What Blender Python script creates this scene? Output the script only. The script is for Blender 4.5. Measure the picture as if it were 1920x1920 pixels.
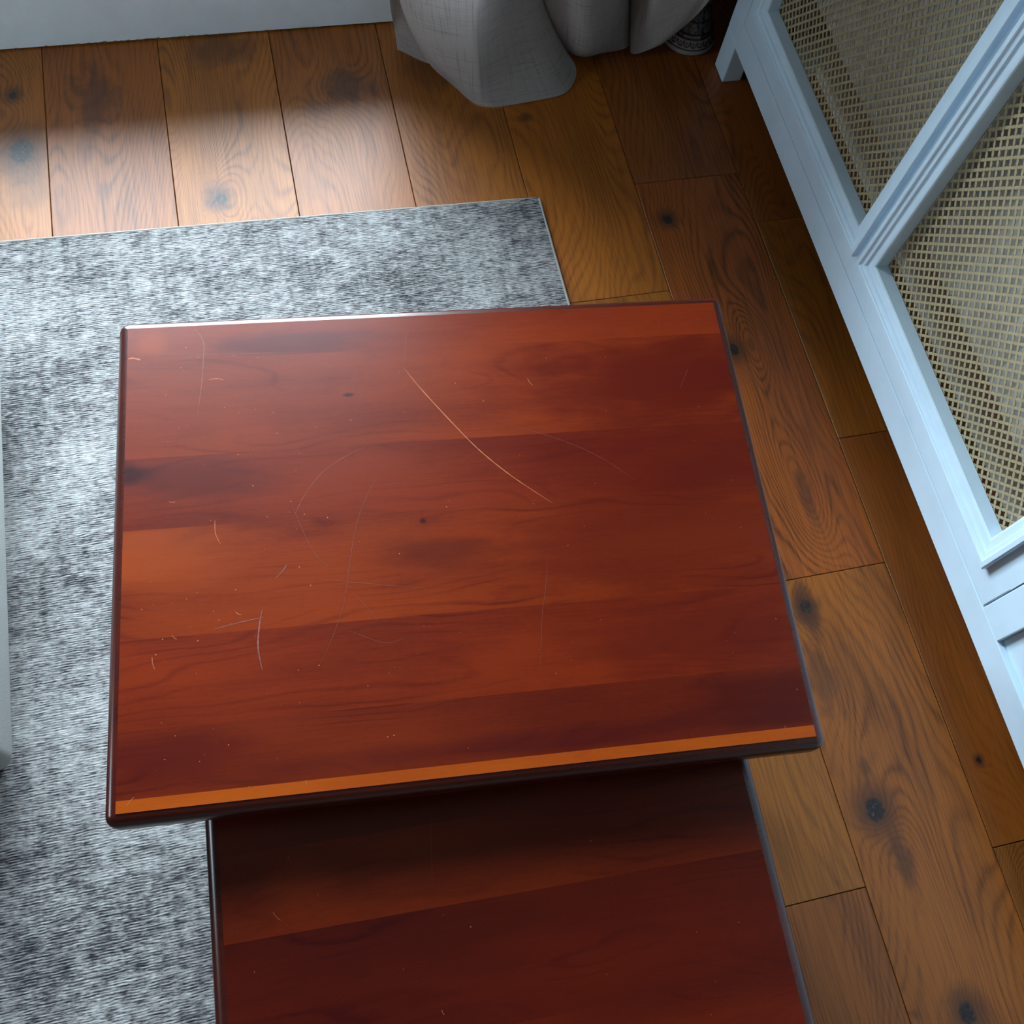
import bpy, bmesh, math, random
from mathutils import Matrix, Vector

for o in list(bpy.data.objects):
    bpy.data.objects.remove(o)
SC = bpy.context.scene
COL = SC.collection
random.seed(7)

# ------------------------------------------------------------------ camera
cam_d = bpy.data.cameras.new('camera')
cam_d.sensor_width = 36.0
cam_d.lens = 36.0 * 1880.17 / 1920.0
cam_d.clip_start = 0.02
cam = bpy.data.objects.new('camera', cam_d)
COL.objects.link(cam)
cam.matrix_world = Matrix(((0.971298, 0.158272, -0.177567, 0.0),
                           (-0.214308, 0.906183, -0.364561, 0.0),
                           (0.103209, 0.392151, 0.914093, 1.5),
                           (0, 0, 0, 1)))
SC.camera = cam

# ------------------------------------------------------------------ daylight
WIN = dict(x0=-0.80, x1=0.40, z0=0.27, z1=2.45)       # glazed opening in the back wall
ADDED_WIN = dict(y0=0.50, y1=1.10, z0=1.15, z1=1.75)                  # unseen window added in the left wall to light baseboard and curtain
world = bpy.data.worlds.new('overcast_sky')
SC.world = world
world.use_nodes = True
wt = world.node_tree
wt.nodes.clear()
w_out = wt.nodes.new('ShaderNodeOutputWorld')
w_bg = wt.nodes.new('ShaderNodeBackground')
w_tc = wt.nodes.new('ShaderNodeTexCoord')
w_sep = wt.nodes.new('ShaderNodeSeparateXYZ')
w_rmp = wt.nodes.new('ShaderNodeValToRGB')
w_rmp.color_ramp.elements[0].position = 0.46
w_rmp.color_ramp.elements[0].color = (0.16, 0.18, 0.18, 1)      # ground outside
w_rmp.color_ramp.elements[1].position = 0.54
w_rmp.color_ramp.elements[1].color = (0.73, 0.88, 1.0, 1)       # even overcast sky
w_m = wt.nodes.new('ShaderNodeMath')
w_m.operation = 'MULTIPLY_ADD'
w_m.inputs[1].default_value = 0.5
w_m.inputs[2].default_value = 0.5
wt.links.new(w_tc.outputs['Generated'], w_sep.inputs[0])
wt.links.new(w_sep.outputs['Z'], w_m.inputs[0])
wt.links.new(w_m.outputs[0], w_rmp.inputs[0])
wt.links.new(w_rmp.outputs[0], w_bg.inputs['Color'])
w_bg.inputs['Strength'].default_value = 38.0
wt.links.new(w_bg.outputs[0], w_out.inputs[0])
for W in (WIN,):
    ld = bpy.data.lights.new('window_portal', 'AREA')
    ld.shape = 'RECTANGLE'
    ld.size = W['x1'] - W['x0']
    ld.size_y = W['z1'] - W['z0']
    ld.cycles.is_portal = True
    lo = bpy.data.objects.new('window_portal', ld)
    COL.objects.link(lo)
    lo.location = ((W['x0'] + W['x1']) / 2, 1.80, (W['z0'] + W['z1']) / 2)
    lo.rotation_euler = (math.radians(-90), 0, 0)

ld = bpy.data.lights.new('added_window_portal', 'AREA')  # portal of the added left-wall window
ld.shape = 'RECTANGLE'
ld.size = ADDED_WIN['z1'] - ADDED_WIN['z0']
ld.size_y = ADDED_WIN['y1'] - ADDED_WIN['y0']
ld.cycles.is_portal = True
lo = bpy.data.objects.new('added_window_portal', ld)
COL.objects.link(lo)
lo.location = (-3.38, (ADDED_WIN['y0'] + ADDED_WIN['y1']) / 2, (ADDED_WIN['z0'] + ADDED_WIN['z1']) / 2)
lo.rotation_euler = (0, math.radians(-90), 0)

SC.view_settings.view_transform = 'Standard'
SC.view_settings.look = 'None'
SC.view_settings.gamma = 1.0
SC.view_settings.use_curve_mapping = False
SC.view_settings.exposure = 0.0
SC.cycles.max_bounces = 4
SC.cycles.diffuse_bounces = 3
SC.cycles.glossy_bounces = 3
SC.cycles.transparent_max_bounces = 4
SC.cycles.sample_clamp_indirect = 6.0
SC.cycles.use_adaptive_sampling = True
SC.cycles.adaptive_threshold = 0.04
SC.cycles.caustics_reflective = False
SC.cycles.caustics_refractive = False


# ------------------------------------------------------------------ helpers
def srgb(r, g, b):
    f = lambda c: (c / 255 / 12.92) if c <= 10 else ((c / 255 + 0.055) / 1.055) ** 2.4
    return (f(r), f(g), f(b), 1.0)


class G:
    """small node-graph builder"""
    def __init__(self, name):
        self.mat = bpy.data.materials.new(name)
        self.mat.use_nodes = True
        self.t = self.mat.node_tree
        self.t.nodes.clear()
        self.out = self.t.nodes.new('ShaderNodeOutputMaterial')
        self.b = self.t.nodes.new('ShaderNodeBsdfPrincipled')
        self.t.links.new(self.b.outputs[0], self.out.inputs[0])

    def _in(self, sock, v):
        if v is None:
            return
        if hasattr(v, 'is_output'):
            self.t.links.new(v, sock)
        else:
            sock.default_value = v

    def obj(self):
        return self.t.nodes.new('ShaderNodeTexCoord').outputs['Object']

    def uv(self):
        return self.t.nodes.new('ShaderNodeTexCoord').outputs['UV']

    def sep(self, v):
        n = self.t.nodes.new('ShaderNodeSeparateXYZ')
        self._in(n.inputs[0], v)
        return n.outputs[0], n.outputs[1], n.outputs[2]

    def comb(self, x, y, z=0.0):
        n = self.t.nodes.new('ShaderNodeCombineXYZ')
        for i, v in enumerate((x, y, z)):
            self._in(n.inputs[i], v)
        return n.outputs[0]

    def m(self, op, a, b=None, c=None, clamp=False):
        n = self.t.nodes.new('ShaderNodeMath')
        n.operation = op
        n.use_clamp = clamp
        for i, v in enumerate((a, b, c)):
            if v is not None:
                self._in(n.inputs[i], v)
        return n.outputs[0]

    def noise(self, v, scale=1.0, detail=2.0, rough=0.5, dist=0.0):
        n = self.t.nodes.new('ShaderNodeTexNoise')
        self._in(n.inputs['Vector'], v)
        n.inputs['Scale'].default_value = scale
        n.inputs['Detail'].default_value = detail
        n.inputs['Roughness'].default_value = rough
        n.inputs['Distortion'].default_value = dist
        return n.outputs[0]

    def ramp(self, f, stops):
        n = self.t.nodes.new('ShaderNodeValToRGB')
        e = n.color_ramp.elements
        while len(e) < len(stops):
            e.new(0.5)
        for el, (p, c) in zip(e, stops):
            el.position = p
            el.color = c if len(c) == 4 else (*c, 1)
        self._in(n.inputs[0], f)
        return n.outputs[0]

    def step(self, f, lo, hi, a=0.0, b=1.0):
        n = self.t.nodes.new('ShaderNodeMapRange')
        n.interpolation_type = 'SMOOTHSTEP'
        self._in(n.inputs[0], f)
        n.inputs[1].default_value = lo
        n.inputs[2].default_value = hi
        n.inputs[3].default_value = a
        n.inputs[4].default_value = b
        return n.outputs[0]

    def mix(self, f, a, b, mode='MIX'):
        n = self.t.nodes.new('ShaderNodeMix')
        n.data_type = 'RGBA'
        n.blend_type = mode
        self._in(n.inputs[0], f)
        self._in(n.inputs[6], a)
        self._in(n.inputs[7], b)
        return n.outputs[2]

    def bump(self, h, strength, dist=0.001):
        n = self.t.nodes.new('ShaderNodeBump')
        n.inputs['Strength'].default_value = strength
        n.inputs['Distance'].default_value = dist
        self._in(n.inputs['Height'], h)
        self.t.links.new(n.outputs[0], self.b.inputs['Normal'])

    def set(self, color=None, rough=None, spec=None, coat=None, coat_rough=None, metal=None):
        b = self.b.inputs
        self._in(b['Base Color'], color)
        self._in(b['Roughness'], rough)
        self._in(b['Specular IOR Level'], spec)
        self._in(b['Coat Weight'], coat)
        self._in(b['Coat Roughness'], coat_rough)
        self._in(b['Metallic'], metal)
        return self.mat


def mesh_obj(name, bm, mat, parent=None, smooth=False):
    me = bpy.data.meshes.new(name)
    bm.normal_update()
    bm.to_mesh(me)
    bm.free()
    if smooth:
        for p in me.polygons:
            p.use_smooth = True
    if mat:
        me.materials.append(mat)
    o = bpy.data.objects.new(name, me)
    COL.objects.link(o)
    if parent:
        o.parent = parent
    return o


def add_box(bm, x0, x1, y0, y1, z0, z1, bevel=0.0, seg=2):
    b = bmesh.new()
    vs = [b.verts.new(c) for c in ((x0, y0, z0), (x1, y0, z0), (x1, y1, z0), (x0, y1, z0),
                                   (x0, y0, z1), (x1, y0, z1), (x1, y1, z1), (x0, y1, z1))]
    for f in ((3, 2, 1, 0), (4, 5, 6, 7), (0, 1, 5, 4), (1, 2, 6, 5), (2, 3, 7, 6), (3, 0, 4, 7)):
        b.faces.new([vs[i] for i in f])
    if bevel > 0:
        bmesh.ops.bevel(b, geom=list(b.edges), offset=bevel, segments=seg, profile=0.5, affect='EDGES')
    merge(bm, b)


def merge(bm, b):
    me = bpy.data.meshes.new('tmp')
    b.to_mesh(me)
    b.free()
    bm.from_mesh(me)
    bpy.data.meshes.remove(me)


def box(name, dims, mat, parent=None, bevel=0.0, seg=2):
    bm = bmesh.new()
    add_box(bm, *dims, bevel=bevel, seg=seg)
    return mesh_obj(name, bm, mat, parent)


def empty(name, loc=(0, 0, 0), rz=0.0):
    o = bpy.data.objects.new(name, None)
    COL.objects.link(o)
    o.location = loc
    o.rotation_euler = (0, 0, rz)
    return o


def tag(o, label=None, cat=None, group=None, kind=None):
    if label:
        o['label'] = label
    if cat:
        o['category'] = cat
    if group:
        o['group'] = group
    if kind:
        o['kind'] = kind
    return o


# ------------------------------------------------------------------ materials
def oak(name, light, dark, xc, seed, knots=(), stains=(), ring=34.0, amp=0.16, yamp=1.0, ringmix=0.55):
    """oiled rustic oak board running along Y. knots: (x, y, sx, sy, amp, core) ; stains: (x, y, sx, sy, strength)"""
    g = G(name)
    light = (light[0] * 0.70, light[1] * 0.50, light[2] * 0.17, 1)
    dark = (dark[0] * 0.52, dark[1] * 0.36, dark[2] * 0.17, 1)
    x, y, z = g.sep(g.obj())
    xl = g.m('SUBTRACT', x, xc)
    wv = g.comb(g.m('MULTIPLY_ADD', x, 5.5, seed), g.m('MULTIPLY_ADD', y, 1.25 * yamp, seed * 1.7), seed)
    n1 = g.noise(wv, 1.0, 1.5, 0.45)
    wob = g.noise(g.comb(g.m('MULTIPLY_ADD', x, 40, seed), g.m('MULTIPLY', y, 16), seed), 1.0, 3, 0.55)
    F = g.m('MULTIPLY_ADD', n1, amp * 7.0, g.m('MULTIPLY', xl, 1.1))
    F = g.m('MULTIPLY_ADD', wob, 0.016, F)
    core_mask, halo = None, None
    dist_n = g.noise(g.comb(g.m('MULTIPLY', x, 60), g.m('MULTIPLY', y, 45), seed), 1.0, 3, 0.6)
    for kx, ky, sx, sy, ka, core in knots:
        dx = g.m('MULTIPLY', g.m('SUBTRACT', x, kx), 1 / sx)
        dy = g.m('MULTIPLY', g.m('SUBTRACT', y, ky), 1 / sy)
        d2 = g.m('ADD', g.m('MULTIPLY', dx, dx), g.m('MULTIPLY', dy, dy))
        F = g.m('MULTIPLY_ADD', g.m('EXPONENT', g.m('MULTIPLY', d2, -1.0)), ka, F)
        if core > 0:
            dd = g.m('MULTIPLY_ADD', g.m('SUBTRACT', dist_n, 0.5), 0.55, g.m('SQRT', d2))
            cm = g.step(dd, core * 0.55, core, 1.0, 0.0)
            hm = g.step(dd, core * 0.7, core * 3.0, 0.75, 0.0)
            core_mask = cm if core_mask is None else g.m('MAXIMUM', core_mask, cm)
            halo = hm if halo is None else g.m('MAXIMUM', halo, hm)
    s = g.m('SINE', g.m('MULTIPLY', F, ring * 1.35 * 6.28318))
    s = g.m('MULTIPLY_ADD', s, 0.5, 0.5)
    lines = g.m('POWER', s, 2.6)
    fib = g.noise(g.comb(g.m('MULTIPLY_ADD', x, 420, seed), g.m('MULTIPLY', y, 9), seed), 1.0, 3, 0.6)
    fibm = g.step(fib, 0.36, 0.66)
    pore = g.step(g.noise(g.comb(g.m('MULTIPLY_ADD', x, 900, seed), g.m('MULTIPLY', y, 38), seed), 1.0, 2, 0.5), 0.60, 0.72)
    tone = g.noise(g.comb(g.m('MULTIPLY_ADD', x, 9, seed), g.m('MULTIPLY_ADD', y, 2.6, seed), seed), 1.0, 3, 0.55)
    tm = g.step(tone, 0.30, 0.72)
    lm = g.noise(g.comb(g.m('MULTIPLY_ADD', x, 14, seed), g.m('MULTIPLY', y, 4), seed + 3), 1.0, 2, 0.5)
    a = g.m('MULTIPLY', lines, g.m('MULTIPLY', g.step(lm, 0.3, 0.65, 0.3, 0.85), ringmix * 0.8))
    a = g.m('ADD', a, g.m('MULTIPLY', fibm, 0.34))
    a = g.m('ADD', a, g.m('MULTIPLY', tm, 0.34))
    a = g.m('ADD', a, g.m('MULTIPLY', pore, 0.20))
    a = g.m('SUBTRACT', a, 0.16, clamp=True)
    col = g.mix(a, light, dark)
    for sx0, sy0, ssx, ssy, st in stains:
        dx = g.m('MULTIPLY', g.m('SUBTRACT', x, sx0), 1 / ssx)
        dy = g.m('MULTIPLY', g.m('SUBTRACT', y, sy0), 1 / ssy)
        d2 = g.m('ADD', g.m('MULTIPLY', dx, dx), g.m('MULTIPLY', dy, dy))
        dn = g.noise(g.comb(g.m('MULTIPLY_ADD', x, 34, seed), g.m('MULTIPLY', y, 20), seed), 1.0, 4, 0.6, 0.5)
        d = g.m('MULTIPLY_ADD', g.m('SUBTRACT', dn, 0.5), 1.6, g.m('SQRT', d2))
        col = g.mix(g.step(d, 0.35, 1.1, st, 0.0), col, srgb(46, 28, 24))
    if halo is not None:
        col = g.mix(halo, col, srgb(62, 34, 18))
        kc = g.noise(g.comb(g.m('MULTIPLY', x, 240), g.m('MULTIPLY', y, 160), seed), 1.0, 3, 0.6)
        col = g.mix(core_mask, col, g.ramp(kc, [(0.35, srgb(8, 6, 5)), (0.6, srgb(46, 34, 27)), (0.72, srgb(92, 76, 62))]))
    g.set(col, g.m('MULTIPLY_ADD', fib, 0.12, 0.40), 0.5)
    hb = g.noise(g.comb(g.m('MULTIPLY_ADD', x, 420, seed), g.m('MULTIPLY', y, 9), seed), 1.0, 1, 0.5)
    g.bump(hb, -0.22, 0.0005)
    return g.mat


def cherry(name, light, dark, seed, bias=0.0, streak=1.0, patches=(), spec=0.27):
    """varnished cherry stave running along X (table-local coordinates)"""
    g = G(name)
    light = (light[0] * 0.36, light[1] * 0.235, light[2] * 0.17, 1)
    dark = (dark[0] * 0.37, dark[1] * 0.21, dark[2] * 0.17, 1)
    x, y, z = g.sep(g.obj())
    n1 = g.noise(g.comb(g.m('MULTIPLY_ADD', x, 2.2, seed), g.m('MULTIPLY_ADD', y, 10, seed), seed), 1.0, 2, 0.5)
    wob = g.noise(g.comb(g.m('MULTIPLY_ADD', x, 22, seed), g.m('MULTIPLY', y, 60), seed), 1.0, 3, 0.55)
    F = g.m('MULTIPLY_ADD', n1, 0.55, g.m('MULTIPLY', y, 2.2))
    F = g.m('MULTIPLY_ADD', wob, 0.02, F)
    s = g.m('MULTIPLY_ADD', g.m('SINE', g.m('MULTIPLY', F, 24 * 6.283)), 0.5, 0.5)
    lines = g.m('POWER', s, 6.0)
    lm = g.noise(g.comb(g.m('MULTIPLY_ADD', x, 5, seed + 9), g.m('MULTIPLY', y, 16), seed), 1.0, 2, 0.5)
    lines = g.m('MULTIPLY', lines, g.step(lm, 0.42, 0.68, 0.02, 0.42 * streak))
    broad = g.noise(g.comb(g.m('MULTIPLY_ADD', x, 3.0, seed), g.m('MULTIPLY_ADD', y, 13, seed), seed + 5), 1.0, 3, 0.55)
    bm_ = g.step(broad, 0.30, 0.72)
    fib = g.noise(g.comb(g.m('MULTIPLY_ADD', x, 16, seed), g.m('MULTIPLY', y, 520), seed), 1.0, 3, 0.6)
    fleck = g.noise(g.comb(g.m('MULTIPLY_ADD', x, 130, seed), g.m('MULTIPLY', y, 260), seed), 1.0, 2, 0.5)
    a = g.m('ADD', g.m('MULTIPLY', bm_, 0.62), lines)
    a = g.m('ADD', a, g.m('MULTIPLY', g.step(fib, 0.3, 0.7), 0.16))
    a = g.m('ADD', a, g.m('MULTIPLY', g.step(fleck, 0.4, 0.7), 0.08))
    a = g.m('ADD', a, bias - 0.12, clamp=True)
    col = g.mix(a, light, dark)
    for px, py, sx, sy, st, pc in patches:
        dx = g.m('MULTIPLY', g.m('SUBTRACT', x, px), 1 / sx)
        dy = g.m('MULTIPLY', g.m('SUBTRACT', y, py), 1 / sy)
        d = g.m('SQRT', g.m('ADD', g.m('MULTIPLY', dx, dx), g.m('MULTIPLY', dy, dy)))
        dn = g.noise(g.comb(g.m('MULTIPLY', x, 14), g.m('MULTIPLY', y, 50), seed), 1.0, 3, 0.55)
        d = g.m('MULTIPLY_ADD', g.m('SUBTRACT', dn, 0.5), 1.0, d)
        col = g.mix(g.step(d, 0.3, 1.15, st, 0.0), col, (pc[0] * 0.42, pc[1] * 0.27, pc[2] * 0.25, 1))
    g.set(col, 0.27, spec)
    return g.mat


def paint(name, col, rough=0.45, tex=0.15):
    g = G(name)
    v = g.obj()
    n = g.noise(v, 18, 4, 0.6)
    c = g.mix(g.step(n, 0.35, 0.7, 0.0, 1.0), col, tuple(c * 0.95 for c in col[:3]) + (1,))
    g.set(c, rough, 0.4)
    if tex:
        g.bump(g.noise(v, 160, 1, 0.5), tex, 0.0008)
    return g.mat


def rug_material():
    g = G('rug_weave')
    x, y, z = g.sep(g.obj())
    wy = g.m('MULTIPLY_ADD', g.noise(g.comb(g.m('MULTIPLY', x, 7), g.m('MULTIPLY', y, 7)), 1.0, 2), 0.012, y)
    f1 = g.noise(g.comb(g.m('MULTIPLY', x, 52), g.m('MULTIPLY', wy, 330)), 1.0, 3.5, 0.62)
    f2 = g.noise(g.comb(g.m('MULTIPLY', x, 130), g.m('MULTIPLY', wy, 560), 4.0), 1.0, 2, 0.55)
    b1 = g.noise(g.comb(g.m('MULTIPLY_ADD', x, 4.2, 3.3), g.m('MULTIPLY_ADD', y, 5.2, 1.1), 2.0), 1.0, 6, 0.68)
    bx = g.noise(g.comb(g.m('MULTIPLY', x, 75), g.m('MULTIPLY', y, 7), 7.0), 1.0, 3, 0.6)
    by = g.noise(g.comb(g.m('MULTIPLY', x, 7), g.m('MULTIPLY', y, 85), 1.0), 1.0, 3, 0.6)
    blk = g.noise(g.comb(g.m('MULTIPLY', x, 26), g.m('MULTIPLY', y, 44), 5.0), 1.0, 4, 0.7)
    b = g.m('MULTIPLY_ADD', b1, 1.15, -0.58)
    b = g.m('MULTIPLY_ADD', g.m('SUBTRACT', bx, 0.5), 0.42, b)
    b = g.m('MULTIPLY_ADD', g.m('SUBTRACT', by, 0.5), 0.42, b)
    b = g.m('MULTIPLY_ADD', g.m('SUBTRACT', blk, 0.5), 0.75, b)
    ph = g.m('MULTIPLY_ADD', g.noise(g.comb(g.m('MULTIPLY', x, 30), g.m('MULTIPLY', y, 30), 9.0), 1.0, 2), 9.0, g.m('MULTIPLY', y, 6.2832 / 0.0036))
    row = g.m('MULTIPLY', g.m('SINE', ph), g.step(g.noise(g.comb(g.m('MULTIPLY', x, 60), g.m('MULTIPLY', y, 150), 2.0), 1.0, 2), 0.4, 0.65, 0.08, 0.34))
    v = g.m('MULTIPLY_ADD', g.m('SUBTRACT', f1, 0.5), 1.75, 0.50)
    v = g.m('ADD', v, row)
    v = g.m('MULTIPLY_ADD', g.m('SUBTRACT', f2, 0.5), 0.9, v)
    bw = g.step(b, -0.40, 0.36, -0.32, 0.26)
    v = g.m('ADD', v, bw, clamp=True)
    col = g.ramp(v, [(0.0, srgb(33, 34, 37)), (0.25, srgb(79, 78, 79)), (0.48, srgb(126, 124, 123)), (0.78, srgb(161, 161, 159)), (1.0, srgb(184, 184, 181))])
    g.set(col, 0.92, 0.15)
    g.bump(f2, 0.5, 0.002)
    return g.mat


def linen():
    g = G('grey_linen')
    u, v, w = g.sep(g.uv())
    a = g.noise(g.comb(g.m('MULTIPLY', u, 560), g.m('MULTIPLY', v, 9)), 1.0, 3, 0.6)
    b = g.noise(g.comb(g.m('MULTIPLY', u, 12), g.m('MULTIPLY', v, 560)), 1.0, 3, 0.6)
    t = g.m('MULTIPLY_ADD', g.step(a, 0.52, 0.76), 0.5, g.m('MULTIPLY', g.step(b, 0.52, 0.76), 0.5))
    fine = g.noise(g.comb(g.m('MULTIPLY', u, 1500), g.m('MULTIPLY', v, 1500)), 1.0, 1, 0.5)
    t = g.m('MULTIPLY_ADD', fine, 0.25, t)
    col = g.ramp(t, [(0.0, srgb(178, 171, 166)), (0.4, srgb(148, 142, 140)), (0.9, srgb(102, 98, 97))])
    g.set(col, 0.9, 0.1)
    tl = g.t.nodes.new('ShaderNodeBsdfTranslucent')
    g._in(tl.inputs['Color'], col)
    mxs = g.t.nodes.new('ShaderNodeMixShader')
    mxs.inputs[0].default_value = 0.20
    g.t.links.new(g.b.outputs[0], mxs.inputs[1])
    g.t.links.new(tl.outputs[0], mxs.inputs[2])
    g.t.links.new(mxs.outputs[0], g.out.inputs[0])
    return g.mat


def simple(name, col, rough=0.5, spec=0.5, metal=0.0, nscale=60, var=0.15, bump=0.1):
    g = G(name)
    n = g.noise(g.obj(), nscale, 3, 0.6)
    c = g.mix(g.step(n, 0.3, 0.7), col, tuple(c * (1 - var) for c in col[:3]) + (1,))
    g.set(c, rough, spec, metal=metal)
    if bump:
        g.bump(n, bump, 0.001)
    return g.mat


M_WHITE = paint('white_paint', (0.63, 0.80, 0.93, 1), 0.38, 0.06)
M_SKIRT = paint('grey_white_paint', (0.76, 0.86, 0.93, 1), 0.5, 0.12)
M_WALL = paint('wall_paint', (0.80, 0.79, 0.77, 1), 0.8, 0.0)
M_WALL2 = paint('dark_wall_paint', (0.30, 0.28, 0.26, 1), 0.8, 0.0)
M_DARK = simple('dark_gap', (0.012, 0.009, 0.007, 1), 0.9, 0.1)
M_BRASS = simple('brass_grille', (0.41, 0.34, 0.20, 1), 0.55, 0.4, 0.2, 90, 0.12, 0.05)
M_RAD = paint('radiator_enamel', (0.62, 0.62, 0.60, 1), 0.35, 0.03)
M_LINEN = linen()
M_RUG = rug_material()
M_BIND = simple('rug_binding', srgb(178, 172, 164), 0.95, 0.1, nscale=500, var=0.35, bump=0.6)

# ------------------------------------------------------------------ the room
XL, XR, YN, YB, ZC = -3.3, 1.14, -3.0, 1.712, 2.75
room_floor = tag(box('floor', (XL, XR, YN, YB, -0.06, -0.019), M_DARK), kind='structure')

X0, PW = -0.3936, 0.21385
OAK = [(srgb(186, 128, 66), srgb(92, 52, 24)), (srgb(176, 116, 60), srgb(84, 44, 21)), (srgb(192, 134, 66), srgb(98, 56, 24)),
       (srgb(170, 108, 54), srgb(78, 40, 19)), (srgb(182, 122, 58), srgb(90, 50, 22))]
spare = [oak('oak_board_%d' % i, *OAK[i], 0.0, 11.3 * (i + 1), ring=30 + 3 * i) for i in range(5)]
# per-board figure read off the photograph: column -> list of (y_top, material)
BOARDS = {
    (-1, 0): oak('oak_knotty_pale', *OAK[2], -0.50, 3.1, [(-0.448, 1.585, 0.022, 0.026, 0.05, 0.42), (-0.439, 1.447, 0.05, 0.07, 0.09, 0.5)], [(-0.43, 1.36, 0.05, 0.05, 0.3)]),
    (0, 0): oak('oak_mineral_streak', *OAK[1], -0.287, 5.7, [(-0.325, 1.42, 0.045, 0.12, 0.10, 0.0)], [(-0.305, 1.56, 0.055, 0.10, 0.6), (-0.325, 1.45, 0.025, 0.06, 0.3)], ring=30),
    (1, 0): oak('oak_ringed_knot', *OAK[2], -0.073, 8.2, [(-0.106, 1.298, 0.060, 0.085, 0.16, 0.22)], [(-0.05, 1.66, 0.09, 0.05, 0.45)], ring=36, ringmix=0.62),
    (2, 0): oak('oak_swirl', *OAK[4], 0.141, 1.9, [(0.154, 1.529, 0.07, 0.06, 0.12, 0.0)], [(0.165, 1.545, 0.06, 0.06, 0.65), (0.10, 1.49, 0.04, 0.03, 0.3)], ring=30),
    (3, 0): oak('oak_warm_straight', *OAK[0], 0.355, 6.4, [], [(0.33, 1.56, 0.06, 0.06, 0.3)], ring=40, amp=0.10),
    (4, 0): oak('oak_golden', srgb(196, 132, 58), srgb(104, 58, 22), 0.568, 9.9, [], [(0.50, 1.42, 0.02, 0.015, 0.6)], ring=36, amp=0.12),
    (4, 1): oak('oak_pale_straight', srgb(186, 130, 62), srgb(100, 62, 28), 0.568, 4.4, [], [], ring=44, amp=0.08, ringmix=0.4),
    (4, 2): oak('oak_brown_arch', srgb(170, 112, 58), srgb(84, 48, 22), 0.568, 7.7, [(0.57, -0.22, 0.05, 0.14, 0.12, 0.0)], [], ring=38),
    (5, 0): oak('oak_dim', *OAK[3], 0.782, 2.2, [], [], ring=40, amp=0.10),
    (5, 1): oak('oak_cathedral', srgb(184, 112, 54), srgb(72, 34, 17), 0.782, 12.6,
                [(0.717, 1.141, 0.020, 0.022, 0.05, 0.55), (0.757, 0.841, 0.022, 0.024, 0.05, 0.62), (0.797, 0.852, 0.030, 0.085, 0.13, 0.0), (0.793, 0.541, 0.034, 0.120, 0.17, 0.0)],
                [(0.795, 0.53, 0.018, 0.065, 0.5)], ring=40, amp=0.12, ringmix=0.75),
    (5, 2): oak('oak_big_knot', srgb(178, 118, 56), srgb(82, 46, 20), 0.782, 15.1,
                [(0.728, 0.352, 0.026, 0.035, 0.08, 0.45), (0.728, 0.027, 0.030, 0.034, 0.10, 0.62), (0.761, -0.262, 0.028, 0.032, 0.08, 0.55), (0.735, 0.09, 0.035, 0.07, 0.08, 0.0)],
                [(0.728, 0.345, 0.022, 0.06, 0.6), (0.712, 0.235, 0.030, 0.07, 0.5), (0.746, -0.045, 0.022, 0.055, 0.6), (0.735, 0.09, 0.012, 0.02, 0.5)], ring=38, amp=0.12),
    (6, 0): oak('oak_dark_corner', *OAK[3], 0.996, 18.0, ring=38),
    (6, 1): oak('oak_ochre', srgb(178, 118, 52), srgb(92, 54, 22), 0.996, 21.3, [], [], ring=44, amp=0.07, ringmix=0.4),
    (6, 2): oak('oak_brown_even', srgb(158, 100, 46), srgb(84, 46, 20), 0.996, 24.9, [(0.920, 0.063, 0.012, 0.014, 0.03, 0.4)], [], ring=44, amp=0.07, ringmix=0.35),
    (6, 3): oak('oak_curly', srgb(164, 112, 58), srgb(78, 46, 24), 0.996, 27.2, [(0.93, -0.13, 0.04, 0.05, 0.1, 0.0)], [], ring=44),
}
JOINTS = {4: [0.982, -0.073, -1.6], 5: [1.232, 0.401, -1.3], 6: [1.111, 0.636, -0.063, -1.4], 7: [0.9, -0.5]}
rng = random.Random(3)
c = -14
while X0 + c * PW < XR:
    xa, xb = max(X0 + c * PW, XL), min(X0 + (c + 1) * PW, XR)
    js = JOINTS.get(c)
    if js is None:
        js, yy = [], rng.uniform(-0.9, 0.9)
        while yy > YN + 0.3:
            js.append(yy)
            yy -= rng.uniform(1.2, 2.1)
    ys = [YB - 0.003] + [j for j in js if j > YN + 0.1] + [YN]
    if xb - xa > 0.01:
        for k in range(len(ys) - 1):
            gx, gy = 0.0007, 0.0006
            mat = BOARDS.get((c, k)) or spare[rng.randrange(5)]
            tag(box('plank', (xa + gx, xb - gx, ys[k + 1] + gy, ys[k] - gy, -0.018, rng.uniform(-0.0004, 0.0)), mat, room_floor, bevel=0.0006, seg=1))
    c += 1

# back wall with a tall window
def wall_with_holes(name, x0, x1, y0, y1, holes, mat):
    bm = bmesh.new()
    xs = x0
    for h in sorted(holes, key=lambda h: h['x0']):
        add_box(bm, xs, h['x0'], y0, y1, -0.06, ZC)
        add_box(bm, h['x0'], h['x1'], y0, y1, -0.06, h['z0'])
        add_box(bm, h['x0'], h['x1'], y0, y1, h['z1'], ZC)
        xs = h['x1']
    add_box(bm, xs, x1 + 0.1, y0, y1, -0.06, ZC)
    return mesh_obj(name, bm, mat)

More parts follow.
